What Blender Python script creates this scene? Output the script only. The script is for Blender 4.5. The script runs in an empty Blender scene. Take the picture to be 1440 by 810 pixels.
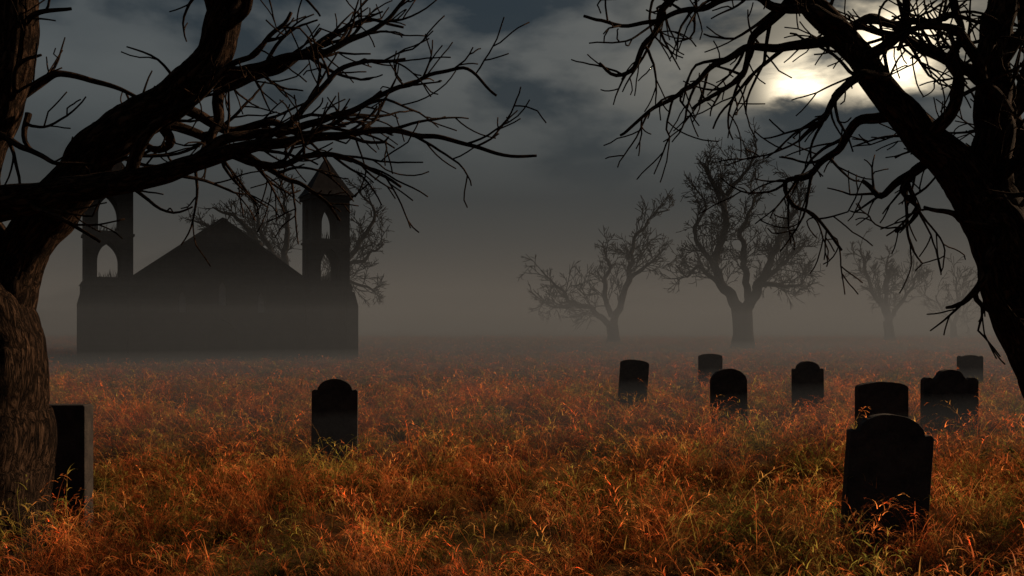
import bpy, bmesh, math, random
import numpy as np
from mathutils import Vector, Matrix, noise, Euler

random.seed(7)
scene = bpy.context.scene
EYE = 2.3

# ------------------------------------------------------------------ helpers
def link(ob, parent=None):
    scene.collection.objects.link(ob)
    if parent is not None:
        ob.parent = parent
    return ob

def empty(name, loc=(0, 0, 0), rotz=0):
    e = bpy.data.objects.new(name, None)
    e.location = loc
    e.rotation_euler = (0, 0, rotz)
    scene.collection.objects.link(e)
    return e

def mesh_obj(name, verts, faces, mat=None, parent=None, smooth=False, do_link=True):
    me = bpy.data.meshes.new(name)
    me.from_pydata([tuple(v) for v in verts], [], faces)
    me.update()
    if mat: me.materials.append(mat)
    if smooth:
        me.polygons.foreach_set('use_smooth', [True] * len(me.polygons))
    ob = bpy.data.objects.new(name, me)
    if do_link: link(ob, parent)
    return ob

def new_mat(name):
    m = bpy.data.materials.new(name)
    m.use_nodes = True
    nt = m.node_tree
    for n in list(nt.nodes): nt.nodes.remove(n)
    out = nt.nodes.new('ShaderNodeOutputMaterial')
    return m, nt, out

def N(nt, t, **kw):
    n = nt.nodes.new(t)
    for k, v in kw.items():
        if k.startswith('i_'):
            key = k[2:]
            n.inputs[int(key) if key.isdigit() else key.replace('_', ' ')].default_value = v
        else:
            setattr(n, k, v)
    return n

def ramp(nt, stops, fac=None):
    r = nt.nodes.new('ShaderNodeValToRGB')
    els = r.color_ramp.elements
    while len(els) < len(stops): els.new(0.5)
    for e, (p, c) in zip(els, stops):
        e.position = p
        e.color = (c[0], c[1], c[2], 1)
    if fac is not None: nt.links.new(fac, r.inputs[0])
    return r

def math_n(nt, op, a, b=None, clamp=False):
    n = nt.nodes.new('ShaderNodeMath'); n.operation = op; n.use_clamp = clamp
    for i, v in enumerate((a, b)):
        if v is None: continue
        if isinstance(v, (int, float)): n.inputs[i].default_value = v
        else: nt.links.new(v, n.inputs[i])
    return n.outputs[0]

# ------------------------------------------------------------------ materials
def bark_material(name, dark, light):
    m, nt, out = new_mat(name)
    b = N(nt, 'ShaderNodeBsdfPrincipled'); b.inputs['Roughness'].default_value = 0.95
    b.inputs['Specular IOR Level'].default_value = 0.05
    at = N(nt, 'ShaderNodeAttribute', attribute_name='barkco')
    mp = N(nt, 'ShaderNodeMapping'); mp.inputs['Scale'].default_value = (1, 1, 0.28)
    nt.links.new(at.outputs['Vector'], mp.inputs[0])
    n1 = N(nt, 'ShaderNodeTexNoise', i_Scale=18.0, i_Detail=7.0, i_Roughness=0.65, i_Distortion=1.0)
    nt.links.new(mp.outputs[0], n1.inputs['Vector'])
    v = N(nt, 'ShaderNodeTexVoronoi', feature='DISTANCE_TO_EDGE', i_Scale=21.0)
    mixv = N(nt, 'ShaderNodeMixRGB', i_Fac=0.14)
    nt.links.new(mp.outputs[0], mixv.inputs[1]); nt.links.new(n1.outputs['Color'], mixv.inputs[2])
    nt.links.new(mixv.outputs[0], v.inputs['Vector'])
    vr = math_n(nt, 'MULTIPLY', v.outputs['Distance'], 2.0, True)
    h = math_n(nt, 'ADD', vr, math_n(nt, 'MULTIPLY', n1.outputs[0], 0.7))
    cr = ramp(nt, [(0.30, dark), (0.95, light)], math_n(nt, 'MULTIPLY', h, 0.75))
    nt.links.new(cr.outputs[0], b.inputs['Base Color'])
    bp = N(nt, 'ShaderNodeBump', i_Strength=1.0, i_Distance=0.075)
    nt.links.new(h, bp.inputs['Height'])
    nt.links.new(bp.outputs[0], b.inputs['Normal'])
    nt.links.new(b.outputs[0], out.inputs[0])
    return m

def stone_material(name, dark, light, scale=6.0, bricks=False):
    m, nt, out = new_mat(name)
    b = N(nt, 'ShaderNodeBsdfPrincipled'); b.inputs['Roughness'].default_value = 0.9
    b.inputs['Specular IOR Level'].default_value = 0.12
    tc = N(nt, 'ShaderNodeTexCoord')
    n1 = N(nt, 'ShaderNodeTexNoise', i_Scale=scale, i_Detail=8.0, i_Roughness=0.65)
    n2 = N(nt, 'ShaderNodeTexNoise', i_Scale=scale * 9, i_Detail=4.0)
    nt.links.new(tc.outputs['Object'], n1.inputs[0]); nt.links.new(tc.outputs['Object'], n2.inputs[0])
    s = math_n(nt, 'ADD', n1.outputs[0], math_n(nt, 'MULTIPLY', n2.outputs[0], 0.35))
    cr = ramp(nt, [(0.45, dark), (0.85, light)], s)
    col = cr.outputs[0]; hh = s
    if bricks:
        mp = N(nt, 'ShaderNodeMapping'); mp.inputs['Rotation'].default_value = (math.radians(90), 0, 0)
        nt.links.new(tc.outputs['Object'], mp.inputs[0])
        bk = N(nt, 'ShaderNodeTexBrick', i_Scale=1.0)
        bk.inputs['Brick Width'].default_value = 0.6; bk.inputs['Row Height'].default_value = 0.28
        bk.inputs['Mortar Size'].default_value = 0.015
        bk.inputs['Color1'].default_value = (1, 1, 1, 1); bk.inputs['Color2'].default_value = (.8, .8, .8, 1)
        bk.inputs['Mortar'].default_value = (.5, .5, .5, 1)
        nt.links.new(mp.outputs[0], bk.inputs[0])
        mx = N(nt, 'ShaderNodeMixRGB', blend_type='MULTIPLY', i_Fac=0.5)
        nt.links.new(col, mx.inputs[1]); nt.links.new(bk.outputs[0], mx.inputs[2]); col = mx.outputs[0]
        hh = math_n(nt, 'ADD', s, math_n(nt, 'MULTIPLY', bk.outputs['Fac'], -0.8))
    nt.links.new(col, b.inputs['Base Color'])
    bp = N(nt, 'ShaderNodeBump', i_Strength=0.7, i_Distance=0.02)
    nt.links.new(hh, bp.inputs['Height']); nt.links.new(bp.outputs[0], b.inputs['Normal'])
    nt.links.new(b.outputs[0], out.inputs[0])
    return m

MAT_BARK = bark_material('bark', (0.008, 0.006, 0.005), (0.15, 0.092, 0.060))
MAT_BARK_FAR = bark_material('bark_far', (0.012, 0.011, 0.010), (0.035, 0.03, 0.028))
MAT_STONE = stone_material('weathered_slate', (0.014, 0.014, 0.016), (0.052, 0.045, 0.040))
MAT_CHURCH = stone_material('church_stone', (0.014, 0.014, 0.014), (0.034, 0.033, 0.032), 1.2, True)
MAT_ROOF = stone_material('roof_slate', (0.008, 0.008, 0.010), (0.018, 0.018, 0.021), 3.0)
MAT_WIN = stone_material('fog_tone_glass', (0.10, 0.11, 0.12), (0.18, 0.18, 0.18), 5.0)  # lighter grey painted in to imitate fog showing through the lancets, not dust

def grass_material(name):
    m, nt, out = new_mat(name)
    geo = N(nt, 'ShaderNodeNewGeometry'); oi = N(nt, 'ShaderNodeObjectInfo')
    n1 = N(nt, 'ShaderNodeTexNoise', i_Scale=0.8, i_Detail=3.0, i_Roughness=0.6)
    nt.links.new(geo.outputs['Position'], n1.inputs[0])
    ff = math_n(nt, 'ADD', math_n(nt, 'MULTIPLY', n1.outputs[0], 1.7),
                math_n(nt, 'MULTIPLY', oi.outputs['Random'], 0.5))
    ff = math_n(nt, 'SUBTRACT', ff, 0.55)
    cr = ramp(nt, [(0.10, (0.15, 0.16, 0.035)), (0.30, (0.36, 0.30, 0.06)), (0.42, (0.46, 0.27, 0.08)),
                   (0.54, (0.66, 0.24, 0.065)), (0.74, (0.68, 0.16, 0.045)), (0.97, (0.26, 0.12, 0.06))], ff)
    n2 = N(nt, 'ShaderNodeTexNoise', i_Scale=1.4, i_Detail=2.0)
    nt.links.new(geo.outputs['Position'], n2.inputs[0])
    dk = ramp(nt, [(0.38, (0.33, 0.33, 0.36)), (0.62, (1.25, 1.25, 1.25))], n2.outputs[0])
    mx0 = N(nt, 'ShaderNodeMixRGB', blend_type='MULTIPLY', i_Fac=1.0)
    nt.links.new(cr.outputs[0], mx0.inputs[1]); nt.links.new(dk.outputs[0], mx0.inputs[2])
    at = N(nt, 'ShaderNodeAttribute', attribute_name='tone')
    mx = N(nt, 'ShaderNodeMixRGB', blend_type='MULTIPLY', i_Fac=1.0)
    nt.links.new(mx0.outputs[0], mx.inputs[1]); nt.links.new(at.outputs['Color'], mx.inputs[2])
    d = N(nt, 'ShaderNodeBsdfDiffuse'); t = N(nt, 'ShaderNodeBsdfTranslucent')
    nt.links.new(mx.outputs[0], d.inputs[0]); nt.links.new(mx.outputs[0], t.inputs[0])
    ms = N(nt, 'ShaderNodeMixShader', i_Fac=0.5)
    nt.links.new(d.outputs[0], ms.inputs[1]); nt.links.new(t.outputs[0], ms.inputs[2])
    nt.links.new(ms.outputs[0], out.inputs[0])
    return m
MAT_GRASS = grass_material('autumn_grass')

# ------------------------------------------------------------------ camera
cam_d = bpy.data.cameras.new('camera'); cam = bpy.data.objects.new('camera', cam_d)
scene.collection.objects.link(cam); scene.camera = cam
cam.location = (0, 0, EYE); cam.rotation_euler = (math.radians(90), 0, 0)
cam_d.sensor_width = 36; cam_d.lens = 36; cam_d.shift_y = 50 / 1440
cam_d.clip_end = 5000; cam_d.clip_start = 0.1

# ------------------------------------------------------------------ world
w = bpy.data.worlds.new('World'); scene.world = w; w.use_nodes = True
try: w.cycles.sampling_method = 'NONE'
except Exception as e: print(e)
nt = w.node_tree
for n in list(nt.nodes): nt.nodes.remove(n)
out = nt.nodes.new('ShaderNodeOutputWorld'); bg = nt.nodes.new('ShaderNodeBackground')
SUN_AZ = math.radians(60); SUN_EL = math.radians(24)
sky = N(nt, 'ShaderNodeTexSky', sky_type='NISHITA', sun_disc=False)
sky.sun_elevation = SUN_EL; sky.sun_rotation = SUN_AZ
tc = N(nt, 'ShaderNodeTexCoord')
gen = tc.outputs['Generated']
sp = N(nt, 'ShaderNodeSeparateXYZ'); nt.links.new(gen, sp.inputs[0])
mp = N(nt, 'ShaderNodeMapping'); mp.inputs['Scale'].default_value = (1.0, 1.0, 2.1)
mp.inputs['Location'].default_value = (0.75, 0.2, 0.45)
nt.links.new(gen, mp.inputs[0])
c1 = N(nt, 'ShaderNodeTexNoise', i_Scale=5.2, i_Detail=9.0, i_Roughness=0.5, i_Distortion=0.1)
nt.links.new(mp.outputs[0], c1.inputs[0])
mp2 = N(nt, 'ShaderNodeMapping'); mp2.inputs['Scale'].default_value = (1.0, 1.0, 2.6)
nt.links.new(gen, mp2.inputs[0])
c2 = N(nt, 'ShaderNodeTexNoise', i_Scale=11.0, i_Detail=7.0, i_Roughness=0.55, i_Distortion=0.3)
nt.links.new(mp2.outputs[0], c2.inputs[0])
elev = sp.outputs[2]
base = ramp(nt, [(0.0, (0.060, 0.052, 0.044)), (0.03, (0.050, 0.046, 0.041)), (0.08, (0.038, 0.040, 0.039)),
                 (0.17, (0.029, 0.037, 0.041)), (0.34, (0.022, 0.032, 0.041)), (1.0, (0.022, 0.028, 0.036))], elev)
cm = ramp(nt, [(0.44, (0, 0, 0)), (0.53, (0.75, 0.75, 0.75)), (0.66, (1, 1, 1))], c1.outputs[0])
evm = N(nt, 'ShaderNodeMapRange'); evm.inputs[1].default_value = 0.12; evm.inputs[2].default_value = 0.23
nt.links.new(elev, evm.inputs[0])
cloud = math_n(nt, 'MULTIPLY', cm.outputs[0], evm.outputs[0])
def lobe(px, pz, power):
    v = Vector((px, 1.0, pz)).normalized()
    dn = N(nt, 'ShaderNodeVectorMath', operation='DOT_PRODUCT'); dn.inputs[1].default_value = v
    nn = N(nt, 'ShaderNodeVectorMath', operation='NORMALIZE'); nt.links.new(gen, nn.inputs[0])
    nt.links.new(nn.outputs[0], dn.inputs[0])
    return math_n(nt, 'POWER', math_n(nt, 'MAXIMUM', dn.outputs['Value'], 0.0), power)
wide = lobe(0.30, 0.27, 9)
halo = lobe(0.33, 0.27, 110)
b1 = lobe(0.280, 0.230, 3600)
b2 = lobe(0.375, 0.262, 1300)
# lit cloud tint
litc = N(nt, 'ShaderNodeMixRGB', blend_type='MIX'); litc.inputs[1].default_value = (0.052, 0.054, 0.051, 1)
litc.inputs[2].default_value = (0.102, 0.096, 0.082, 1); nt.links.new(wide, litc.inputs[0])
cl = N(nt, 'ShaderNodeMixRGB', blend_type='MULTIPLY', i_Fac=1.0)
nt.links.new(cloud, cl.inputs[1]); nt.links.new(litc.outputs[0], cl.inputs[2])
add1 = N(nt, 'ShaderNodeMixRGB', blend_type='ADD', i_Fac=1.0)
nt.links.new(base.outputs[0], add1.inputs[1]); nt.links.new(cl.outputs[0], add1.inputs[2])
# moonlight breaking through the cloud above a ragged lower bank
edge = math_n(nt, 'ADD', elev, math_n(nt, 'MULTIPLY', c2.outputs[0], 0.05))
em = N(nt, 'ShaderNodeMapRange', interpolation_type='SMOOTHSTEP'); em.inputs[1].default_value = 0.218; em.inputs[2].default_value = 0.240
nt.links.new(edge, em.inputs[0])
gap = ramp(nt, [(0.38, (0.10, 0.10, 0.10)), (0.56, (1, 1, 1))], c2.outputs[0])
g = math_n(nt, 'ADD', math_n(nt, 'MULTIPLY', b1, 2.4), math_n(nt, 'MULTIPLY', b2, 2.4))
g = math_n(nt, 'ADD', g, math_n(nt, 'MULTIPLY', halo, 0.25))
g = math_n(nt, 'MULTIPLY', math_n(nt, 'MULTIPLY', g, em.outputs[0]), gap.outputs[0])
gm = N(nt, 'ShaderNodeMixRGB', blend_type='MULTIPLY', i_Fac=1.0); gm.inputs[2].default_value = (1.0, 0.84, 0.58, 1)
nt.links.new(g, gm.inputs[1])
add2 = N(nt, 'ShaderNodeMixRGB', blend_type='ADD', i_Fac=1.0)
nt.links.new(add1.outputs[0], add2.inputs[1]); nt.links.new(gm.outputs[0], add2.inputs[2])
sk = N(nt, 'ShaderNodeMixRGB', blend_type='ADD', i_Fac=0.001)
nt.links.new(add2.outputs[0], sk.inputs[1]); nt.links.new(sky.outputs[0], sk.inputs[2])
nt.links.new(sk.outputs[0], bg.inputs[0]); bg.inputs[1].default_value = 1.0
nt.links.new(bg.outputs[0], out.inputs[0])

# ------------------------------------------------------------------ sun
sd = bpy.data.lights.new('low_sun', 'SUN'); sd.energy = 4.3; sd.angle = math.radians(2); sd.color = (1.0, 0.68, 0.42)
so = bpy.data.objects.new('low_sun', sd); scene.collection.objects.link(so)
dirv = Vector((math.sin(SUN_AZ) * math.cos(SUN_EL), math.cos(SUN_AZ) * math.cos(SUN_EL), math.sin(SUN_EL)))
so.rotation_euler = dirv.to_track_quat('Z', 'Y').to_euler(); so.location = (60, 20, 40)

# ------------------------------------------------------------------ ground
def ground():
    m, nt, out = new_mat('earth')
    b = N(nt, 'ShaderNodeBsdfDiffuse')
    geo = N(nt, 'ShaderNodeNewGeometry')
    n1 = N(nt, 'ShaderNodeTexNoise', i_Scale=0.5, i_Detail=8.0, i_Roughness=0.7)
    nt.links.new(geo.outputs['Position'], n1.inputs[0])
    cr = ramp(nt, [(0.3, (0.03, 0.022, 0.01)), (0.55, (0.09, 0.048, 0.022)), (0.75, (0.14, 0.065, 0.028))], n1.outputs[0])
    nt.links.new(cr.outputs[0], b.inputs[0]); nt.links.new(b.outputs[0], out.inputs[0])
    xs = sorted(set(list(np.linspace(-60, 60, 61)) + [-3000, -1200, -500, -200, -100, 100, 200, 500, 1200, 3000]))
    ys = sorted(set(list(np.linspace(-20, 120, 71)) + [-400, -100, 160, 250, 500, 1000, 2000, 4000]))
    vs = []; fs = []
    for y in ys:
        for x in xs:
            z = 0.05 * noise.noise(Vector((x * .25, y * .25, 3))) if abs(x) < 61 and -21 < y < 121 else 0
            vs.append((x, y, z))
    nx = len(xs)
    for j in range(len(ys) - 1):
        for i in range(nx - 1):
            a = j * nx + i; fs.append((a, a + 1, a + nx + 1, a + nx))
    mesh_obj('ground', vs, fs, m, smooth=True)
ground()

# ------------------------------------------------------------------ grass
def clump(name, nblades, spread, hmin, hmax, width, seeds, rng, tones=(0.35, 0.55, 0.8, 1.15, 1.5), leanmax=0.6, curl=1.0, slen=1.0):
    V = []; F = []; T = []
    def strip(pts, wid, tone):
        n = len(pts)
        a = rng.uniform(0, math.pi)
        side = Vector((math.cos(a), math.sin(a), 0))
        b0 = len(V)
        for i, p in enumerate(pts):
            k = i / (n - 1)
            ww = wid * (1 - 0.85 * k)
            V.append(p - side * ww / 2); V.append(p + side * ww / 2)
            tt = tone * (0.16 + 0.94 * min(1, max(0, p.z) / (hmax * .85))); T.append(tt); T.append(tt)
        for i in range(n - 1):
            F.append((b0 + 2 * i, b0 + 2 * i + 1, b0 + 2 * i + 3, b0 + 2 * i + 2))
    for k in range(nblades):
        r = spread * math.sqrt(rng.random()); a = rng.uniform(0, 6.283)
        p = Vector((r * math.cos(a), r * math.sin(a), -0.03))
        h = rng.uniform(hmin, hmax)
        la = rng.uniform(0, 6.283)
        lean = rng.uniform(0.1, leanmax)
        d = Vector((math.cos(la) * lean, math.sin(la) * lean, 1)).normalized()
        bend = Vector((math.cos(la), math.sin(la), rng.uniform(-1.5, -0.5))) * rng.uniform(0.08, 0.5) * curl
        pts = [p.copy()]
        nseg = 7
        for s in range(nseg):
            p = p + d * (h / nseg); pts.append(p.copy())
            d = (d + bend * (0.3 + s * 0.3)).normalized()
        tone = rng.choice(tones)
        strip(pts, width * rng.uniform(0.6, 1.4), tone)
        if rng.random() < seeds:
            # seed head: drooping panicle of short curled spikelets
            for q in range(rng.randint(7, 12)):
                k = rng.uniform(0.55, 1.0) * nseg
                i = min(int(k), nseg - 1); base = pts[i].lerp(pts[i + 1], k - i)
                aa = rng.uniform(0, 6.283)
                dd = ((pts[i + 1] - pts[i]).normalized() + Vector((math.cos(aa), math.sin(aa), rng.uniform(-.3, .6))) * 0.8).normalized()
                L = rng.uniform(0.04, 0.11) * slen; qq = [base.copy()]; c = base.copy()
                for s in range(3):
                    c = c + dd * L / 3; qq.append(c.copy()); dd = (dd + Vector((0, 0, -0.5))).normalized()
                strip(qq, width * 1.3, tone * 1.35)
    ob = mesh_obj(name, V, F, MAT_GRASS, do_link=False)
    at = ob.data.color_attributes.new('tone', 'FLOAT_COLOR', 'POINT')
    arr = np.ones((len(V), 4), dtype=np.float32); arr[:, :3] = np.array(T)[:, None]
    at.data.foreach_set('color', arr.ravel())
    return ob

rng = random.Random(3)
col = bpy.data.collections.new('grass_clumps')
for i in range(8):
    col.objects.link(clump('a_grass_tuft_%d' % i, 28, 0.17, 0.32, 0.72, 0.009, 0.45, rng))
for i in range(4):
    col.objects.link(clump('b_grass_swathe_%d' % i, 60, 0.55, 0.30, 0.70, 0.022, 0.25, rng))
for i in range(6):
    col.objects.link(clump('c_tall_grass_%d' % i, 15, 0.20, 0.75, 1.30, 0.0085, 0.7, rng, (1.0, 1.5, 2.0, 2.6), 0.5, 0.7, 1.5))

def grass_field():
    r = np.random.RandomState(5)
    P = []; R = []; S = []; I = []
    def scatter(y0, y1, dens, xf, xm, kind, smin, smax):
        area_n = int(dens * (y1 - y0) * ((y0 + y1) * xf + 2 * xm))
        n = 0
        while n < area_n:
            y = r.uniform(y0, y1); hw = y * xf + xm
            wmax = y1 * xf + xm
            x = r.uniform(-wmax, wmax)
            if abs(x) > hw: continue
            n += 1
            nz = noise.noise(Vector((x * 0.7, y * 0.7, 7.0)))
            if nz < -0.15 and r.rand() < 0.55: continue
            if kind == 2 and noise.noise(Vector((x * 0.5, y * 0.5, 31.0))) < -0.02 and r.rand() < 0.75: continue
            P.append((x, y, 0.05 * noise.noise(Vector((x * .25, y * .25, 3)))))
            R.append((r.uniform(-.2, .2), r.uniform(-.2, .2), r.uniform(0, 6.283)))
            S.append(r.uniform(smin, smax) * (1 + 0.5 * nz))
            I.append((r.randint(0, 8), 8 + r.randint(0, 4), 12 + r.randint(0, 6))[kind])
    scatter(4, 16, 12, 0.58, 3.0, 0, 0.6, 1.05)
    scatter(16, 32, 8.5, 0.58, 3.0, 0, 0.75, 1.15)
    scatter(4, 14, 5.0, 0.58, 3.0, 2, 0.55, 0.95)
    scatter(14, 34, 2.0, 0.58, 3.0, 2, 0.6, 0.95)
    scatter(30, 70, 2.4, 0.58, 4.0, 1, 0.75, 1.1)
    scatter(70, 160, 0.6, 0.58, 4.0, 1, 0.9, 1.3)
    me = bpy.data.meshes.new('grass_field'); me.from_pydata(P, [], []); 
    a = me.attributes.new('rot', 'FLOAT_VECTOR', 'POINT'); a.data.foreach_set('vector', np.array(R, dtype=np.float32).ravel())
    a = me.attributes.new('scl', 'FLOAT', 'POINT'); a.data.foreach_set('value', np.array(S, dtype=np.float32))
    a = me.attributes.new('idx', 'INT', 'POINT'); a.data.foreach_set('value', np.array(I, dtype=np.int32))
    ob = bpy.data.objects.new('grass_field', me); scene.collection.objects.link(ob)
    ng = bpy.data.node_groups.new('grass_scatter', 'GeometryNodeTree')
    ng.interface.new_socket('Geometry', in_out='INPUT', socket_type='NodeSocketGeometry')
    ng.interface.new_socket('Geometry', in_out='OUTPUT', socket_type='NodeSocketGeometry')
    gi = ng.nodes.new('NodeGroupInput'); go = ng.nodes.new('NodeGroupOutput')
    ip = ng.nodes.new('GeometryNodeInstanceOnPoints'); ci = ng.nodes.new('GeometryNodeCollectionInfo')
    ci.inputs['Collection'].default_value = col; ci.inputs['Separate Children'].default_value = True
    ci.inputs['Reset Children'].default_value = True
    ip.inputs['Pick Instance'].default_value = True
    def na(t, nm):
        n = ng.nodes.new('GeometryNodeInputNamedAttribute'); n.data_type = t; n.inputs['Name'].default_value = nm
        return n.outputs['Attribute']
    L = ng.links.new
    L(gi.outputs[0], ip.inputs['Points']); L(ci.outputs[0], ip.inputs['Instance'])
    L(na('INT', 'idx'), ip.inputs['Instance Index']); L(na('FLOAT_VECTOR', 'rot'), ip.inputs['Rotation'])
    L(na('FLOAT', 'scl'), ip.inputs['Scale']); L(ip.outputs[0], go.inputs[0])
    md = ob.modifiers.new('scatter', 'NODES'); md.node_group = ng
    print('grass points', len(P))
grass_field()

# ------------------------------------------------------------------ gravestones
def arc(cx, cz, rx, rz, a0, a1, n):
    return [(cx + rx * math.cos(math.radians(a0 + (a1 - a0) * i / n)), cz + rz * math.sin(math.radians(a0 + (a1 - a0) * i / n))) for i in range(n + 1)]

def profile(kind, w, h):
    hw = w / 2
    if kind == 'shoulder':      # small shoulders and a round head
        sh = h - 0.19
        pts = [(hw, -0.4), (hw, sh)] + arc(0, sh + 0.0, hw - 0.09, 0.19, 0, 180, 18) + [(-hw, sh), (-hw, -0.4)]
        pts[1:2] = [(hw, sh - 0.01), (hw - 0.03, sh + 0.012)]
        pts[-2:-1] = [(-hw + 0.03, sh + 0.012), (-hw, sh - 0.01)]
    elif kind == 'round':
        rz = 0.28
        pts = [(hw, -0.4)] + arc(0, h - rz, hw, rz, 0, 180, 22) + [(-hw, -0.4)]
    elif kind == 'segment':
        rz = 0.10
        pts = [(hw, -0.4)] + arc(0, h - rz, hw, rz, 0, 180, 18) + [(-hw, -0.4)]
    elif kind == 'flat':
        pts = [(hw, -0.4), (hw, h - 0.02), (hw - .02, h), (-hw + .02, h), (-hw, h - 0.02), (-hw, -0.4)]
    elif kind == 'scroll':      # stepped head with a central lobe and ears
        pts = [(hw, -0.4), (hw, h - 0.27)] + arc(hw - 0.11, h - 0.26, 0.11, 0.10, 0, 160, 7) + \
              [(0.29, h - 0.17)] + arc(0.0, h - 0.13, 0.25, 0.13, 0, 180, 12) + [(-0.29, h - 0.17)] + \
              arc(-hw + 0.11, h - 0.26, 0.11, 0.10, 20, 180, 7) + [(-hw, h - 0.27), (-hw, -0.4)]
    elif kind == 'cusp':        # low arch between clipped corners
        pts = [(hw, -0.4), (hw, h - 0.06), (hw - 0.05, h - 0.03), (hw - 0.12, h - 0.05)] + \
              arc(0, h - 0.06, hw - 0.16, 0.06, 0, 180, 10) + [(-hw + 0.12, h - 0.05), (-hw + 0.05, h - 0.03), (-hw, h - 0.06), (-hw, -0.4)]
    return pts

def gravestone(x, y, w, h, kind, tilt=0, yaw=0, t=0.16, lean=0):
    pts = profile(kind, w, h); n = len(pts)
    rr = random.Random(int(x * 100))
    V = []
    for s in (-t / 2, t / 2):
        for (px, pz) in pts:
            V.append((px + rr.uniform(-.003, .003), s, pz + rr.uniform(-.004, .004)))
    F = [tuple(range(n))[::-1], tuple(range(n, 2 * n))]
    for i in range(n):
        j = (i + 1) % n; F.append((i, j, n + j, n + i))
    ob = mesh_obj('gravestone', V, F, MAT_STONE)
    bm = bmesh.new(); bm.from_mesh(ob.data); bmesh.ops.recalc_face_normals(bm, faces=bm.faces); bm.to_mesh(ob.data); bm.free()
    bv = ob.modifiers.new('bevel', 'BEVEL'); bv.width = 0.012; bv.segments = 2; bv.limit_method = 'ANGLE'; bv.angle_limit = math.radians(50)
    ob.location = (x, y, 0)
    ob.rotation_euler = Euler((math.radians(lean), math.radians(tilt), math.radians(yaw)))
    return ob

gravestone(3.72, 10.3, 0.82, 1.39, 'shoulder', 4.5, -4, 0.17, -2)
gravestone(-2.93, 16.9, 0.75, 1.39, 'shoulder', 0.5, 6, 0.17)
gravestone(3.05, 26.2, 0.73, 1.38, 'segment', 4, 0, 0.17)
gravestone(6.39, 33.0, 0.76, 1.33, 'segment', 0, 0)
gravestone(4.45, 21.0, 0.74, 1.38, 'round', -0.5, 3)
gravestone(7.11, 24.6, 0.74, 1.40, 'shoulder', -0.5, 0)
gravestone(5.99, 16.6, 0.82, 1.36, 'segment', 0, 2, 0.18)
gravestone(8.97, 21.0, 1.12, 1.36, 'scroll', 0, 0, 0.2)
gravestone(14.76, 33.0, 0.80, 1.29, 'cusp', 0, 0)
gravestone(-5.16, 11.6, 0.74, 1.385, 'flat', 0, 0, 0.25)

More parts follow.
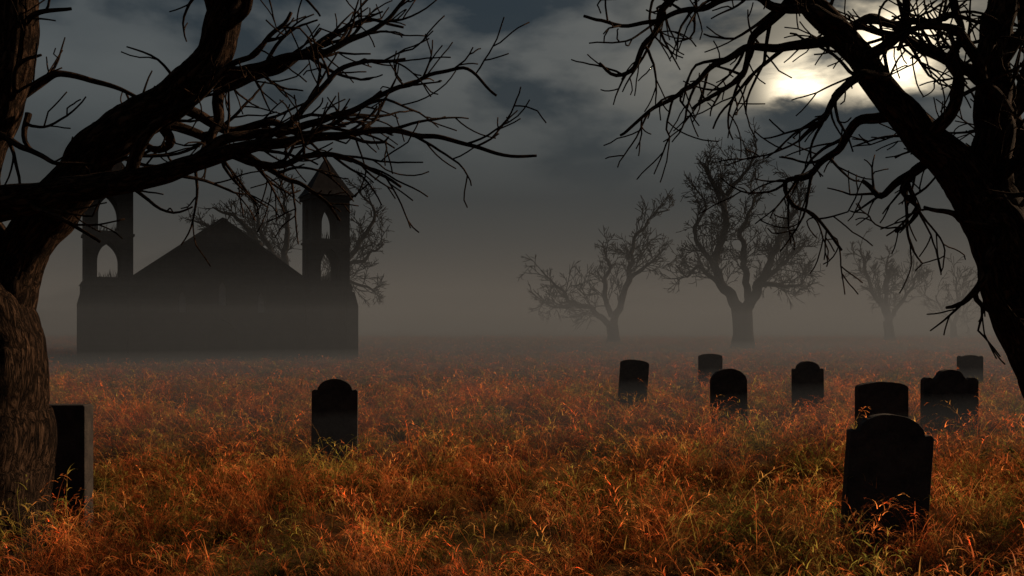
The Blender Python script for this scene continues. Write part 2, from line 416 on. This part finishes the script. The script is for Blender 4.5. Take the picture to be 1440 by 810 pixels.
# ------------------------------------------------------------------ trees
class Tree:
    def __init__(self, seed, min_r, scale=1.0):
        self.V = []; self.F = []; self.B = []
        self.r = random.Random(seed); self.min_r = min_r; self.sc = scale
        self.thick = 0.017
    def tube(self, pts, rad, sides, ridges=0.0, flare=None):
        n = len(pts); V = self.V; b0 = len(V)
        t = (pts[1] - pts[0]).normalized()
        u = t.orthogonal().normalized(); L = self.r.uniform(0, 50); ph = self.r.uniform(0, 50)
        for i in range(n):
            tn = (pts[min(i + 1, n - 1)] - pts[max(i - 1, 0)])
            if tn.length < 1e-6: tn = t.copy()
            tn.normalize()
            u = (u - tn * u.dot(tn)); u.normalize()
            v = tn.cross(u)
            if i: L += (pts[i] - pts[i - 1]).length
            for k in range(sides):
                a = 2 * math.pi * k / sides
                c, s = math.cos(a), math.sin(a)
                r = rad[i]
                if ridges > 0:
                    q = Vector((c * r * 3 + ph, s * r * 3, L * 0.9))
                    r *= 1 + ridges * noise.noise(q * 1.0) * 2.0
                    q2 = Vector((c * r * 18 + ph, s * r * 18, L * 2.5))
                    r += 0.020 * (0.3 - abs(noise.noise(q2))) * min(1, rad[i] / 0.2) * 2
                    if flare:
                        h = max(0.0, 1 - (pts[i].z - flare[0]) / flare[1])
                        r *= 1 + flare[2] * h * h * (0.5 + 0.5 * math.sin(a * 5 + ph) + 0.4 * math.sin(a * 3))
                V.append(pts[i] + u * (c * r) + v * (s * r))
                self.B.append((c * rad[i] + ph, s * rad[i], L))
        for i in range(n - 1):
            for k in range(sides):
                k2 = (k + 1) % sides
                self.F.append((b0 + i * sides + k, b0 + i * sides + k2, b0 + (i + 1) * sides + k2, b0 + (i + 1) * sides + k))
        self.F.append(tuple(b0 + (n - 1) * sides + k for k in range(sides)))
    def smooth_path(self, P, R, step, kink):
        # Catmull-Rom through the control points with a little crookedness
        out = []; rad = []
        for i in range(len(P) - 1):
            p0 = P[max(i - 1, 0)]; p1 = P[i]; p2 = P[i + 1]; p3 = P[min(i + 2, len(P) - 1)]
            n = max(2, int((p2 - p1).length / step))
            for k in range(n):
                t = k / n
                q = 0.5 * ((2 * p1) + (p2 - p0) * t + (2 * p0 - 5 * p1 + 4 * p2 - p3) * t * t + (-p0 + 3 * p1 - 3 * p2 + p3) * t ** 3)
                out.append(q); rad.append(R[i] + (R[i + 1] - R[i]) * t)
        out.append(P[-1].copy()); rad.append(R[-1])
        s = self.r.uniform(0, 100); f = 1.0 / (self.sc * 0.28)
        for i in range(1, len(out)):
            q = out[i]
            o = Vector((noise.noise(q * f + Vector((s, 0, 0))), noise.noise(q * f + Vector((0, s, 5))), noise.noise(q * f + Vector((0, 9, s)))))
            out[i] = q + o * kink * min(1, i / 6)
        return out, rad
    def walk(self, p, d, length, r0, level, maxlevel, up=0.0, kids=1.0):
        rr = self.r
        n = max(4, int(length / (0.075 * self.sc)))
        step = length / n
        pts = [p.copy()]; rad = [r0]; d = d.normalized()
        curl = Vector((rr.uniform(-1, 1), rr.uniform(-1, 1), rr.uniform(-1, 1))) * 0.12
        rend = max(self.min_r, r0 * 0.38)
        for i in range(n):
            if rr.random() < 0.2:
                curl = Vector((rr.uniform(-1, 1), rr.uniform(-1, 1), rr.uniform(-1, 1))) * 0.17
            kick = Vector((rr.gauss(0, 1), rr.gauss(0, 1), rr.gauss(0, 1))) * (0.07 if rr.random() < 0.86 else 0.36)
            d = (d + curl + kick + Vector((0, 0, up))).normalized()
            p = p + d * step; pts.append(p.copy()); rad.append(r0 + (rend - r0) * ((i + 1) / n) ** 0.8)
        self.tube(pts, rad, 5 if r0 < 0.02 * self.sc else 7)
        if level < maxlevel:
            nk = int(kids * rr.uniform(1.6, 3.6) * (length / self.sc) ** 0.5 + 0.6)
            self.spawn(pts, rad, nk, 0.22, 0.9, length * 0.35, length * 0.75, level + 1, maxlevel, up, kids)
        return pts
    def spawn(self, pts, rad, count, t0, t1, lmin, lmax, level, maxlevel, up=0.0, kids=1.0, bias=None, rscale=0.62):
        rr = self.r
        for k in range(count):
            t = t0 + (t1 - t0) * (k + rr.random()) / max(1, count)
            i = min(int(t * (len(pts) - 1)), len(pts) - 2)
            tan = (pts[i + 1] - pts[i]).normalized()
            ax = Vector((rr.gauss(0, 1), rr.gauss(0, 1), rr.gauss(0, 1)))
            ax = (ax - tan * ax.dot(tan)).normalized(); ax.y *= 0.75
            ang = math.radians(rr.uniform(24, 58))
            d = tan * math.cos(ang) + ax * math.sin(ang)
            if bias: d = d + bias * rr.uniform(0.3, 1.0)
            L = rr.uniform(lmin, lmax) * (1.1 - 0.4 * t)
            r0 = max(self.min_r * 1.15, min(rad[i] * rscale, self.thick * self.sc * (L / self.sc) ** 0.7 + self.min_r))
            self.walk(pts[i], d, L, r0, level, maxlevel, up, kids)
    def build(self, name, mat):
        ob = mesh_obj(name, self.V, self.F, mat, smooth=True)
        a = ob.data.attributes.new('barkco', 'FLOAT_VECTOR', 'POINT')
        a.data.foreach_set('vector', np.array(self.B, dtype=np.float32).ravel())
        print(name, len(self.V))
        return ob

def drawing(depth):
    """front-elevation drawing of a tree at the distance it stands; returns metres"""
    s = depth / 1440.0
    def pt(u, v, dy=0.0):
        return Vector(((u - 720) * s, depth + dy, EYE + (455 - v) * s))
    return pt, s

def limb(T, pt, s, seq, sides=8, step=0.08, kink=0.03, ridges=0.0, flare=None):
    P = [pt(q[0], q[1], q[3] if len(q) > 3 else 0) for q in seq]; R = [q[2] * s for q in seq]
    pts, rad = T.smooth_path(P, R, step, kink)
    T.tube(pts, rad, sides, ridges, flare)
    return pts, rad

# ---- big old tree on the left
pt, s = drawing(10.0)
T = Tree(11, 0.0068)
limb(T, pt, s, [(-48, 812, 118), (-38, 735, 106), (-26, 650, 90), (-16, 560, 78), (-14, 480, 72), (-24, 410, 56), (-38, 350, 44), (-45, 300, 36), (-30, 220, 30), (0, 140, 29), (20, 60, 28), (22, -20, 25), (10, -120, 20), (-20, -230, 13), (-30, -330, 6)],
     72, 0.03, 0.03, 0.07, (0.0, 1.1, 0.22))
L1 = limb(T, pt, s, [(-5, 480, 50), (12, 415, 36), (40, 345, 31), (92, 275, 35), (140, 208, 31), (195, 168, 27), (255, 130, 25), (292, 88, 24), (312, 30, 25), (330, -30, 22), (340, -110, 16), (300, -210, 9), (310, -300, 4)],
     44, 0.035, 0.04, 0.08)
L2 = limb(T, pt, s, [(-60, 345, 34, -0.05), (-30, 318, 29, -.35), (20, 300, 24, -.5), (80, 290, 20, -.6), (140, 279, 17, -.6), (205, 268, 15, -.6), (265, 255, 12.5, -.6), (325, 235, 10, -.6), (385, 219, 8, -.6), (445, 211, 6.5, -.5), (500, 201, 5.5, -.5), (548, 195, 4.5, -.4), (600, 201, 3.6, -.4), (645, 208, 3, -.4), (700, 226, 2.4, -.4), (755, 225, 1.9, -.3)],
     24, 0.05, 0.03, 0.05)
sec = [
 [(285, 98, 12, .1), (296, 60, 11, .2), (288, 10, 9, .3), (270, -50, 6, .3), (290, -110, 3, .2)],
 [(318, 40, 11, -.1), (350, 25, 8, -.2), (372, -10, 6, -.3), (420, -50, 3.5, -.3)],
 [(285, 115, 10, -.1), (340, 112, 8, -.2), (400, 96, 6.5, -.3), (450, 84, 5, -.2), (498, 60, 4.2, -.1), (540, 30, 3.2), (572, -5, 2.2)],
 [(300, 105, 9, .2), (302, 150, 8, .1), (296, 205, 6, 0), (270, 235, 4, 0), (240, 250, 3, 0)],
 [(300, 240, 8, -.6), (350, 200, 7, -.4), (420, 192, 5.5, -.3), (480, 168, 4.6, -.2), (530, 140, 3.8, -.1), (590, 112, 3, 0), (650, 95, 2.4, 0), (700, 131, 1.8, .1)],
 [(345, 230, 6, -.6), (400, 250, 4.5, -.7), (450, 236, 4, -.7), (500, 240, 3.2, -.8), (545, 256, 2.4, -.8), (577, 277, 1.8, -.8)],
 [(215, 262, 9, -.6), (232, 225, 8, -.7), (262, 195, 7, -.8), (310, 170, 5.5, -.9), (350, 130, 4.2, -.9), (400, 105, 3.2, -1), (440, 60, 2.2, -1)],
 [(30, 50, 6), (60, 34, 4, -.2), (90, 30, 3, -.3), (118, 25, 2.2, -.3)],
 [(-10, 200, 7), (25, 200, 5, -.3), (60, 215, 4, -.4), (110, 235, 3, -.5), (160, 240, 2, -.5)],
 [(5, 150, 6), (38, 130, 4, -.2), (45, 100, 3, -.2), (75, 92, 1.8, -.3)],
 [(40, 160, 5, 0), (40, 200, 3.5, -.1), (60, 215, 2.4, -.1)],
 [(0, 140, 7, .2), (60, 95, 5, .3), (110, 100, 4, .4), (160, 118, 3, .5), (190, 140, 2, .5)],
 [(70, 292, 6, -.6), (110, 305, 4, -.8), (150, 325, 2.8, -.9), (191, 346, 1.8, -.9)],
 [(210, 160, 9, .2), (220, 190, 7, .4), (190, 195, 5, .5), (150, 170, 4, .6), (120, 160, 2, .6)],
 [(240, 140, 9, .3), (300, 165, 7, .6), (360, 150, 5.5, .8), (410, 165, 4.2, .9), (470, 130, 3.2, 1.), (520, 95, 2.2, 1.)],
 [(310, 120, 8, .1), (370, 90, 6.5, .3), (430, 50, 5, .4), (470, 20, 3.6, .5), (520, 10, 2.4, .5), (560, 20, 1.8, .5)],
 [(380, 219, 6, -.6), (430, 180, 4.6, -.5), (480, 120, 3.6, -.4), (520, 100, 2.8, -.3), (575, 95, 2, -.3)],
 [(190, 170, 9, 0), (260, 180, 7, .3), (320, 205, 5.5, .5), (380, 235, 4, .6), (430, 262, 2.6, .7), (460, 300, 1.8, .7)],
]
for k, sq in enumerate(sec):
    p, r = limb(T, pt, s, sq, 9, 0.05, 0.05)
    n = 2 if k in (7, 8, 9, 10, 11, 12, 13) else int(len(sq) * 1.4)
    T.spawn(p, r, n, 0.25, 0.95, 0.4, 1.15, 1, 2, 0.01, 0.8, Vector((0.3, 0, 0)))
T.spawn(*L2, 12, 0.35, 0.95, 0.5, 1.4, 1, 2, 0.03, 0.9, Vector((0.3, 0, 0.15)))
T.spawn(*L1, 5, 0.30, 0.55, 0.5, 1.2, 1, 2, 0.0, 0.8)
T.spawn(*L1, 10, 0.62, 0.97, 0.8, 1.8, 1, 3, 0.02, 0.8)
T.build('bare_tree', MAT_BARK)

# ---- leaning tree on the right
T = Tree(23, 0.0068)
limb(T, pt, s, [(1640, 812, 84), (1604, 740, 72), (1562, 660, 62), (1516, 570, 55), (1470, 490, 52), (1440, 425, 48), (1424, 370, 44), (1403, 320, 40), (1372, 270, 35), (1330, 222, 28), (1282, 176, 23), (1238, 120, 20), (1196, 62, 18), (1150, 12, 16), (1095, -30, 13), (1020, -70, 10), (950, -95, 6), (890, -100, 3)],
     48, 0.04, 0.04, 0.06, (0.0, 1.0, 0.2))
R1 = limb(T, pt, s, [(1330, 222, 26), (1282, 176, 23), (1238, 120, 20), (1196, 62, 18), (1150, 12, 16), (1095, -30, 13), (1020, -70, 10)], 8, 0.1, 0.0)
R2 = limb(T, pt, s, [(1418, 345, 34), (1400, 280, 30), (1393, 225, 26), (1400, 150, 23), (1398, 80, 21), (1410, 0, 19), (1430, -80, 15), (1410, -170, 10), (1430, -260, 4)], 32, 0.05, 0.05, 0.07)
R3 = limb(T, pt, s, [(1440, 370, 30, .2), (1475, 300, 25, .5), (1500, 220, 21, .8), (1490, 140, 17, 1.), (1520, 60, 13, 1.), (1510, -60, 7, 1.)], 20, 0.06, 0.05, 0.07)
sec = [
 [(1175, 38, 10, -.1), (1120, 22, 7, -.2), (1060, 14, 5.5, -.3), (1000, 22, 4.5, -.4), (935, 38, 3.4, -.4), (870, 50, 2.6, -.4), (820, 47, 1.9, -.5)],
 [(1190, 52, 9, .1), (1130, 52, 7, .2), (1065, 58, 5.5, .3), (1005, 88, 4.2, .3), (955, 128, 3.4, .2), (912, 158, 2.6, .2), (873, 187, 1.9, .1)],
 [(1235, 118, 9, -.2), (1190, 120, 6.5, -.4), (1155, 150, 5, -.5), (1130, 190, 3.6, -.6), (1100, 216, 2, -.6)],
 [(1265, 160, 9, .1), (1215, 165, 7, .3), (1195, 205, 5.5, .4), (1160, 235, 4.4, .4), (1122, 256, 3.6, .4), (1132, 282, 3, .4), (1166, 305, 2.4, .4), (1196, 349, 1.8, .3)],
 [(1385, 320, 9, -.2), (1340, 325, 6, -.4), (1305, 310, 4, -.5), (1265, 301, 2, -.6)],
 [(1392, 330, 10, -.2), (1362, 368, 7, -.4), (1342, 402, 5, -.5), (1318, 425, 3.4, -.5), (1300, 432, 2, -.5)],
 [(1354, 385, 5, -.45), (1340, 420, 4, -.5), (1352, 442, 2.8, -.5), (1380, 447, 1.8, -.5)],
 [(1400, 165, 12, -.2), (1362, 125, 9, -.4), (1330, 82, 7, -.5), (1290, 62, 5, -.6), (1252, 72, 3.8, -.6), (1222, 102, 2.4, -.7)],
 [(1395, 215, 12, .2), (1350, 205, 9, .4), (1300, 240, 6.5, .5), (1270, 262, 4.6, .6), (1240, 240, 3, .6)],
 [(1400, 110, 11, .2), (1350, 60, 8, .5), (1300, 30, 6, .6), (1240, 10, 4.5, .7), (1180, 20, 3, .7)],
 [(1400, 90, 10, -.1), (1440, 40, 8, -.2), (1480, 0, 6, -.3)],
 [(1180, 40, 9, .1), (1240, 15, 7, .3), (1300, 18, 5, .4), (1370, 0, 3.4, .4), (1430, 15, 2.2, .5)],
 [(1120, -10, 9, .1), (1075, 40, 6, .2), (1060, 85, 4.5, .3), (1020, 120, 3.2, .3), (985, 145, 2.2, .3)],
 [(1100, -25, 9, -.1), (1030, 0, 6, -.2), (960, -10, 4.5, -.3), (900, 10, 3.2, -.3), (850, -5, 2.2, -.3)],
 [(1030, -65, 8, .2), (960, -30, 6, .3), (920, 40, 4.5, .4), (880, 90, 3, .4), (845, 75, 2, .4)],
 [(1300, 195, 11, -.1), (1330, 150, 8, -.3), (1310, 100, 6, -.4), (1330, 50, 4.5, -.4), (1300, 10, 3, -.5)],
 [(1210, 85, 9, -.1), (1250, 60, 7, -.2), (1260, 10, 5, -.3), (1230, -30, 3, -.3)],
 [(1480, 290, 11, .5), (1440, 240, 8, .4), (1425, 200, 6, .3), (1440, 150, 4, .2), (1420, 110, 2.4, .2)],
 [(1395, 250, 10, -.2), (1430, 215, 7, -.4), (1425, 260, 5, -.5), (1400, 300, 3, -.5)],
 [(1340, 230, 9, .1), (1310, 225, 6, .3), (1290, 260, 4.5, .4), (1310, 290, 3, .4), (1280, 320, 2, .4)],
]
for i, sq in enumerate(sec):
    p, r = limb(T, pt, s, sq, 9, 0.05, 0.06)
    n = max(2, int(len(sq) * (1.7 if i not in (4, 5, 6) else 0.7)))
    T.spawn(p, r, n, 0.22, 0.95, 0.4, 1.1, 1, 2, -0.01, 1.0)
T.spawn(*R1, 10, 0.05, 0.95, 0.5, 1.3, 1, 3, -0.01, 0.8)
T.spawn(*R2, 22, 0.15, 0.97, 0.6, 1.5, 1, 3, 0.0, 1.0)
T.spawn(*R3, 14, 0.2, 0.97, 0.6, 1.6, 1, 3, 0.0, 0.9, Vector((-.3, 0, 0)))
T.build('bare_tree', MAT_BARK)

# ---- distant trees
def far_tree(depth, seed, trunk, limbs, name='bare_tree', dens=1.0):
    pt, s = drawing(depth)
    sc = depth / 10.0 * 0.40
    T = Tree(seed, s * 0.40, sc); T.thick = 0.009
    rr = T.r
    limb(T, pt, s, trunk, 16, s * 6, s * 1.5, 0.06, (0, s * 25, 0.3))
    for sq in limbs:
        dy = rr.uniform(-1, 1) * s * 55
        n = len(sq)
        sq2 = [(q[0], q[1], q[2] * 0.8, dy * (i / (n - 1))) for i, q in enumerate(sq)]
        p, r = limb(T, pt, s, sq2, 8, s * 5, s * 6)
        Lt = sum((p[i + 1] - p[i]).length for i in range(len(p) - 1))
        T.spawn(p, r, int(dens * (8 + Lt / s * 0.10)), 0.15, 0.99, s * 22, s * 60, 1, 3, 0.05, 2.0, Vector((0, 0, 0.25)))
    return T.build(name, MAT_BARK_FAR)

far_tree(85, 5, [(1045, 500, 17), (1045, 470, 14), (1044, 430, 15)], [
 [(1040, 435, 11), (1018, 402, 8.5), (1010, 370, 7), (1020, 330, 6), (1025, 300, 5.5), (1022, 272, 4.5), (1010, 248, 3), (1000, 222, 1.5)],
 [(1022, 275, 4), (1040, 250, 3), (1056, 226, 2), (1062, 204, 1)],
 [(1012, 385, 6), (987, 352, 4), (976, 320, 3), (990, 290, 2), (985, 270, 1)],
 [(1018, 405, 5), (990, 378, 3.5), (972, 385, 2), (960, 370, 1)],
 [(1048, 435, 11), (1070, 400, 8), (1080, 370, 6.5), (1095, 340, 5), (1110, 310, 4), (1125, 285, 2.5), (1120, 262, 1.2)],
 [(1075, 392, 6), (1100, 375, 4), (1125, 350, 2.5), (1148, 338, 1.2)],
 [(1072, 400, 5), (1110, 402, 3.5), (1137, 394, 1.3)],
 [(1052, 420, 7), (1050, 370, 5.5), (1050, 320, 4), (1066, 282, 2.5), (1086, 260, 1.2)],
 [(1022, 300, 4), (1000, 265, 2.5), (985, 240, 1.2)],
])
far_tree(110, 8, [(863, 492, 10), (862, 470, 8), (860, 452, 8)], [
 [(862, 456, 7), (875, 420, 5.5), (885, 385, 4.5), (890, 350, 3.6), (905, 320, 2.6), (925, 296, 1.6), (942, 290, .9)],
 [(858, 458, 6), (832, 436, 4.5), (806, 428, 3.6), (785, 408, 2.4), (762, 384, 1)],
 [(806, 430, 3), (785, 432, 2), (762, 425, 1)],
 [(860, 445, 5), (850, 400, 4), (858, 372, 2.6), (850, 345, 1.2)],
 [(884, 392, 4), (908, 376, 2.6), (926, 360, 1)],
], dens=0.8)
far_tree(125, 15, [(1252, 492, 8), (1251, 470, 6.5), (1249, 452, 6)], [
 [(1249, 455, 5), (1238, 430, 4), (1216, 402, 3), (1206, 372, 2), (1198, 352, .9)],
 [(1250, 455, 5), (1262, 430, 3.6), (1280, 410, 2.4), (1293, 385, 1)],
 [(1250, 448, 4.5), (1246, 415, 3.4), (1250, 390, 2.2), (1256, 368, 1)],
], dens=0.75)
far_tree(140, 19, [(1342, 492, 5), (1341, 470, 4), (1340, 455, 3.6)], [
 [(1340, 458, 3), (1326, 435, 2), (1316, 412, .9)],
 [(1341, 458, 3), (1346, 425, 2), (1344, 392, .9)],
 [(1342, 455, 3), (1358, 435, 2), (1370, 412, .9)],
], dens=0.4)
far_tree(78, 31, [(405, 510, 17), (402, 460, 14), (402, 430, 13)], [
 [(404, 435, 9), (440, 402, 7), (480, 372, 5.5), (508, 335, 4), (522, 295, 2.4), (500, 264, 1.2)],
 [(480, 374, 4), (512, 365, 3), (542, 345, 1.2)],
 [(450, 398, 4.5), (492, 395, 3), (530, 412, 1.2)],
 [(402, 435, 9), (380, 395, 7), (362, 350, 5.5), (335, 312, 4), (292, 288, 1.2)],
 [(376, 388, 5), (345, 350, 4), (310, 325, 2.6), (278, 312, 1.2)],
 [(402, 430, 8), (405, 360, 5.5), (412, 310, 3.4), (402, 272, 1.2)],
 [(405, 380, 5), (370, 330, 3.6), (365, 295, 2.2), (345, 270, 1.1)],
], dens=0.75)

# ------------------------------------------------------------------ church
CH = empty('gothic_church', (-16.0, 56.4, 0), math.atan2(5.0, 10.6))
def prism(name, outline, y0, y1, mat, parent):
    n = len(outline)
    V = [(x, y0, z) for x, z in outline] + [(x, y1, z) for x, z in outline]
    F = [tuple(range(n)), tuple(range(2 * n - 1, n - 1, -1))] + [(i, n + i, n + (i + 1) % n, (i + 1) % n) for i in range(n)]
    return mesh_obj(name, V, F, mat, parent)
def box(name, x0, x1, y0, y1, z0, z1, mat, parent):
    return prism(name, [(x0, z0), (x1, z0), (x1, z1), (x0, z1)], y0, y1, mat, parent)
def pointed(w, z0, zs, za, n=8):
    """left half then right half of a pointed arch, bottom to apex to bottom"""
    hw = w / 2; rise = za - zs
    R = (hw * hw + rise * rise) / (2 * hw)
    L = []
    for i in range(n + 1):
        z = rise * i / n
        x = -(math.sqrt(max(0, R * R - z * z)) - (R - hw))
        L.append((x, zs + z))
    return [(-hw, z0)] + L, [(hw, z0)] + [(-x, z) for x, z in L]

def arch_panel(w, z0, z1, aw, sill, spring, apex, t):
    """verts/faces of a wall panel (in xz, thickness along y, centred) pierced by a pointed arch"""
    V = []; F = []
    def pris(poly):
        b = len(V); n = len(poly)
        for y in (-t / 2, t / 2):
            for x, z in poly: V.append((x, y, z))
        F.append(tuple(b + i for i in range(n))); F.append(tuple(b + n + i for i in reversed(range(n))))
        for i in range(n):
            j = (i + 1) % n; F.append((b + i, b + n + i, b + n + j, b + j))
    hw = w / 2
    L, Rr = pointed(aw, sill, spring, apex)
    pris([(-hw, z0), (-hw, z1), (0, z1)] + list(reversed(L)) + [(-aw / 2, z0)])
    pris([(hw, z0), (aw / 2, z0)] + Rr + [(0, z1), (hw, z1)])
    pris([(-aw / 2, z0), (-aw / 2, sill), (aw / 2, sill), (aw / 2, z0)])
    return V, F

def tower(cx, size, name):
    h = size / 2; e = empty(name, (cx, 0, 0)); e.parent = CH
    box('base_stage', -h - .12, h + .12, -h - .12, h + .12, -.3, 4.3, MAT_CHURCH, e)
    prism('weathering', [(-h - .18, 4.3), (h + .18, 4.3), (h + .02, 4.55), (-h - .02, 4.55)], -h - .15, h + .15, MAT_CHURCH, e)
    for sx in (-1, 1):   # stepped buttresses
        for yy in (-h - .12,):
            prism('buttress', [(sx * (h - .3), -.3), (sx * (h + .36), -.3), (sx * (h + .36), 3.3), (sx * (h + .14), 4.1), (sx * (h - .3), 4.1)], yy - .35, yy + .25, MAT_CHURCH, e)
    for (z0, z1, aw, sill, spring, apex) in ((4.5, 6.85, 1.15, 4.7, 5.5, 6.55), (6.95, 9.35, 1.05, 7.1, 7.9, 9.05)):
        for k in range(4):
            V, F = arch_panel(size, z0, z1, aw, sill, spring, apex, .26)
            ob = mesh_obj('belfry_arch', V, F, MAT_CHURCH, e)
            off = h - .13
            a = k * math.pi / 2
            if k % 2: ob.scale = ((size - .53) / size, 1, 1)
            ob.rotation_euler = (0, 0, a)
            ob.location = (math.sin(a) * off, -math.cos(a) * off, 0)
    box('string_course', -h - .07, h + .07, -h - .07, h + .07, 6.84, 6.96, MAT_CHURCH, e)
    box('cornice', -h - .14, h + .14, -h - .14, h + .14, 9.34, 9.56, MAT_CHURCH, e)
    V = []; F = []
    rings = [(h + .24, 9.57), (h * .98, 9.95), (h * .48, 10.9), (0.07, 11.75)]
    for r, z in rings:
        V += [(-r, -r, z), (r, -r, z), (r, r, z), (-r, r, z)]
    for i in range(len(rings) - 1):
        for k in range(4):
            F.append((4 * i + k, 4 * i + (k + 1) % 4, 4 * i + 4 + (k + 1) % 4, 4 * i + 4 + k))
    F.append((3, 2, 1, 0)); F.append((12, 13, 14, 15))
    mesh_obj('spire', V, F, MAT_ROOF, e)
    prism('finial', [(-.05, 11.7), (.05, 11.7), (.05, 11.88), (.11, 11.95), (.03, 12.04), (0, 12.25), (-.03, 12.04), (-.11, 11.95), (-.05, 11.88)], -.05, .05, MAT_ROOF, e)
    # weeds sprouting on the ledges
    V = []; F = []
    rr = random.Random(int(cx * 10) + 50)
    for zz in (4.7, 7.1):
        for k in range(26):
            x = rr.uniform(-.5, .5); y = -h + rr.uniform(.03, .22); hh = rr.uniform(.12, .5); lx = rr.uniform(-.15, .15)
            b = len(V); V += [(x - .018, y, zz - .02), (x + .018, y, zz - .02), (x + lx, y + rr.uniform(-.05, .05), zz + hh)]; F.append((b, b + 1, b + 2))
    mesh_obj('ledge_weeds', V, F, MAT_BARK_FAR, e)

tower(-5.85, 2.35, 'bell_tower')
tower(5.85, 2.2, 'bell_tower_east')

def facade():
    # gabled west front, built from panels that leave the lancets and the doorway open
    y0, y1 = -.35, .35
    x0, x1 = -4.72, 4.80
    def topz(x): return 4.45 + (7.95 - 4.45) * (1 - abs(x) / 4.95)
    prism('front_wall', [(x0, -.3), (-2.28, -.3), (-2.28, topz(2.28)), (x0, topz(4.72))], y0, y1, MAT_CHURCH, CH)
    prism('front_wall', [(2.28, -.3), (x1, -.3), (x1, topz(4.80)), (2.28, topz(2.28))], y0, y1, MAT_CHURCH, CH)
    prism('front_wall', [(-1.92, -.3), (-.8, -.3), (-.8, topz(.8)), (-1.92, topz(1.92))], y0, y1, MAT_CHURCH, CH)
    prism('front_wall', [(.8, -.3), (1.92, -.3), (1.92, topz(1.92)), (.8, topz(.8))], y0, y1, MAT_CHURCH, CH)
    for cx in (-2.1, 2.1):
        L, R = pointed(.36, 2.9, 3.6, 4.05)
        prism('front_wall', [(cx - .18, -.3), (cx + .18, -.3), (cx + .18, 2.9), (cx - .18, 2.9)], y0, y1, MAT_CHURCH, CH)
        prism('front_wall', [(cx - .18, topz(abs(cx - .18)))] + [(cx + x, z) for x, z in L[1:]] + [(cx, topz(2.1))], y0, y1, MAT_CHURCH, CH)
        prism('front_wall', [(cx, topz(2.1))] + [(cx + x, z) for x, z in reversed(R[1:])] + [(cx + .18, topz(abs(cx + .18)))], y0, y1, MAT_CHURCH, CH)
        box('lancet_window', cx - .2, cx + .2, -.2, -.15, 2.8, 4.1, MAT_WIN, CH)
    # centre: door below, lancet above
    L, R = pointed(1.6, -.3, 1.5, 2.5)
    prism('front_wall', [(-.8, 3.3)] + [(x, z) for x, z in L[1:]] + [(0, 3.3)], y0, y1, MAT_CHURCH, CH)
    prism('front_wall', [(0, 3.3)] + [(x, z) for x, z in reversed(R[1:])] + [(.8, 3.3)], y0, y1, MAT_CHURCH, CH)
    prism('front_wall', [(-.8, 3.3), (-.21, 3.3), (-.21, topz(.21)), (-.8, topz(.8))], y0, y1, MAT_CHURCH, CH)
    prism('front_wall', [(.21, 3.3), (.8, 3.3), (.8, topz(.8)), (.21, topz(.21))], y0, y1, MAT_CHURCH, CH)
    L, R = pointed(.42, 3.3, 4.1, 4.6)
    prism('front_wall', [(-.21, topz(.21))] + [(x, z) for x, z in L[1:]] + [(0, topz(0))], y0, y1, MAT_CHURCH, CH)
    prism('front_wall', [(0, topz(0))] + [(x, z) for x, z in reversed(R[1:])] + [(.21, topz(.21))], y0, y1, MAT_CHURCH, CH)
    box('lancet_window', -.23, .23, -.2, -.15, 3.2, 4.65, MAT_WIN, CH)
    box('door', -.82, .82, .1, .18, -.3, 2.55, MAT_ROOF, CH)
    # coping stones
    for sgn in (-1, 1):
        prism('coping', [(sgn * 4.85, 4.50), (sgn * 4.95, 4.62), (0, 8.12), (0, 7.97)], -.45, .45, MAT_CHURCH, CH)
    # nave with pitched roof
    box('nave_wall', -4.5, -4.1, .36, 15, -.3, 4.3, MAT_CHURCH, CH)
    box('nave_wall', 4.1, 4.5, .36, 15, -.3, 4.3, MAT_CHURCH, CH)
    prism('rear_wall', [(-4.05, -.3), (4.05, -.3), (4.05, 4.6), (0, 7.4), (-4.05, 4.6)], 14.5, 14.95, MAT_CHURCH, CH)
    for sgn in (-1, 1):
        prism('roof', [(sgn * 4.75, 4.32), (sgn * 4.75, 4.45), (0, 7.72), (0, 7.55)], .47, 15.2, MAT_ROOF, CH)
facade()

# ------------------------------------------------------------------ ground fog (stacked homogeneous layers)
FOG = empty('ground_fog')
def fog_layer(top, dens, y0, y1, k):
    m, nt, out = new_mat('fog_%d' % k)
    v = N(nt, 'ShaderNodeVolumeScatter'); v.inputs['Color'].default_value = (0.27, 0.33, 0.41, 1)
    v.inputs['Density'].default_value = dens; v.inputs['Anisotropy'].default_value = 0.1
    ab = N(nt, 'ShaderNodeVolumeAbsorption'); ab.inputs['Color'].default_value = (0.33, 0.37, 0.43, 1)
    ab.inputs['Density'].default_value = dens
    ad = N(nt, 'ShaderNodeAddShader'); nt.links.new(v.outputs[0], ad.inputs[0]); nt.links.new(ab.outputs[0], ad.inputs[1])
    nt.links.new(ad.outputs[0], out.inputs['Volume'])
    X = 350 + k; 
    V = [(x, y, z) for z in (-1 - k * .1, top) for y in (y0, y1 + k) for x in (-X, X)]
    F = [(0, 2, 3, 1), (4, 5, 7, 6), (0, 1, 5, 4), (2, 6, 7, 3), (0, 4, 6, 2), (1, 3, 7, 5)]
    mesh_obj('fog_layer_%d' % k, V, F, m, FOG)
for k, (top, dens, y0, y1) in enumerate(((0.9, 0.022, 15, 90), (3.1, 0.005, 22, 600), (4.3, 0.005, 28, 600), (7.0, 0.0042, 36, 600), (22.0, 0.0022, 64, 600))):
    fog_layer(top, dens, y0, y1, k)

scene.view_settings.view_transform = 'Standard'
scene.view_settings.look = 'None'
scene.view_settings.exposure = 0
print('done')
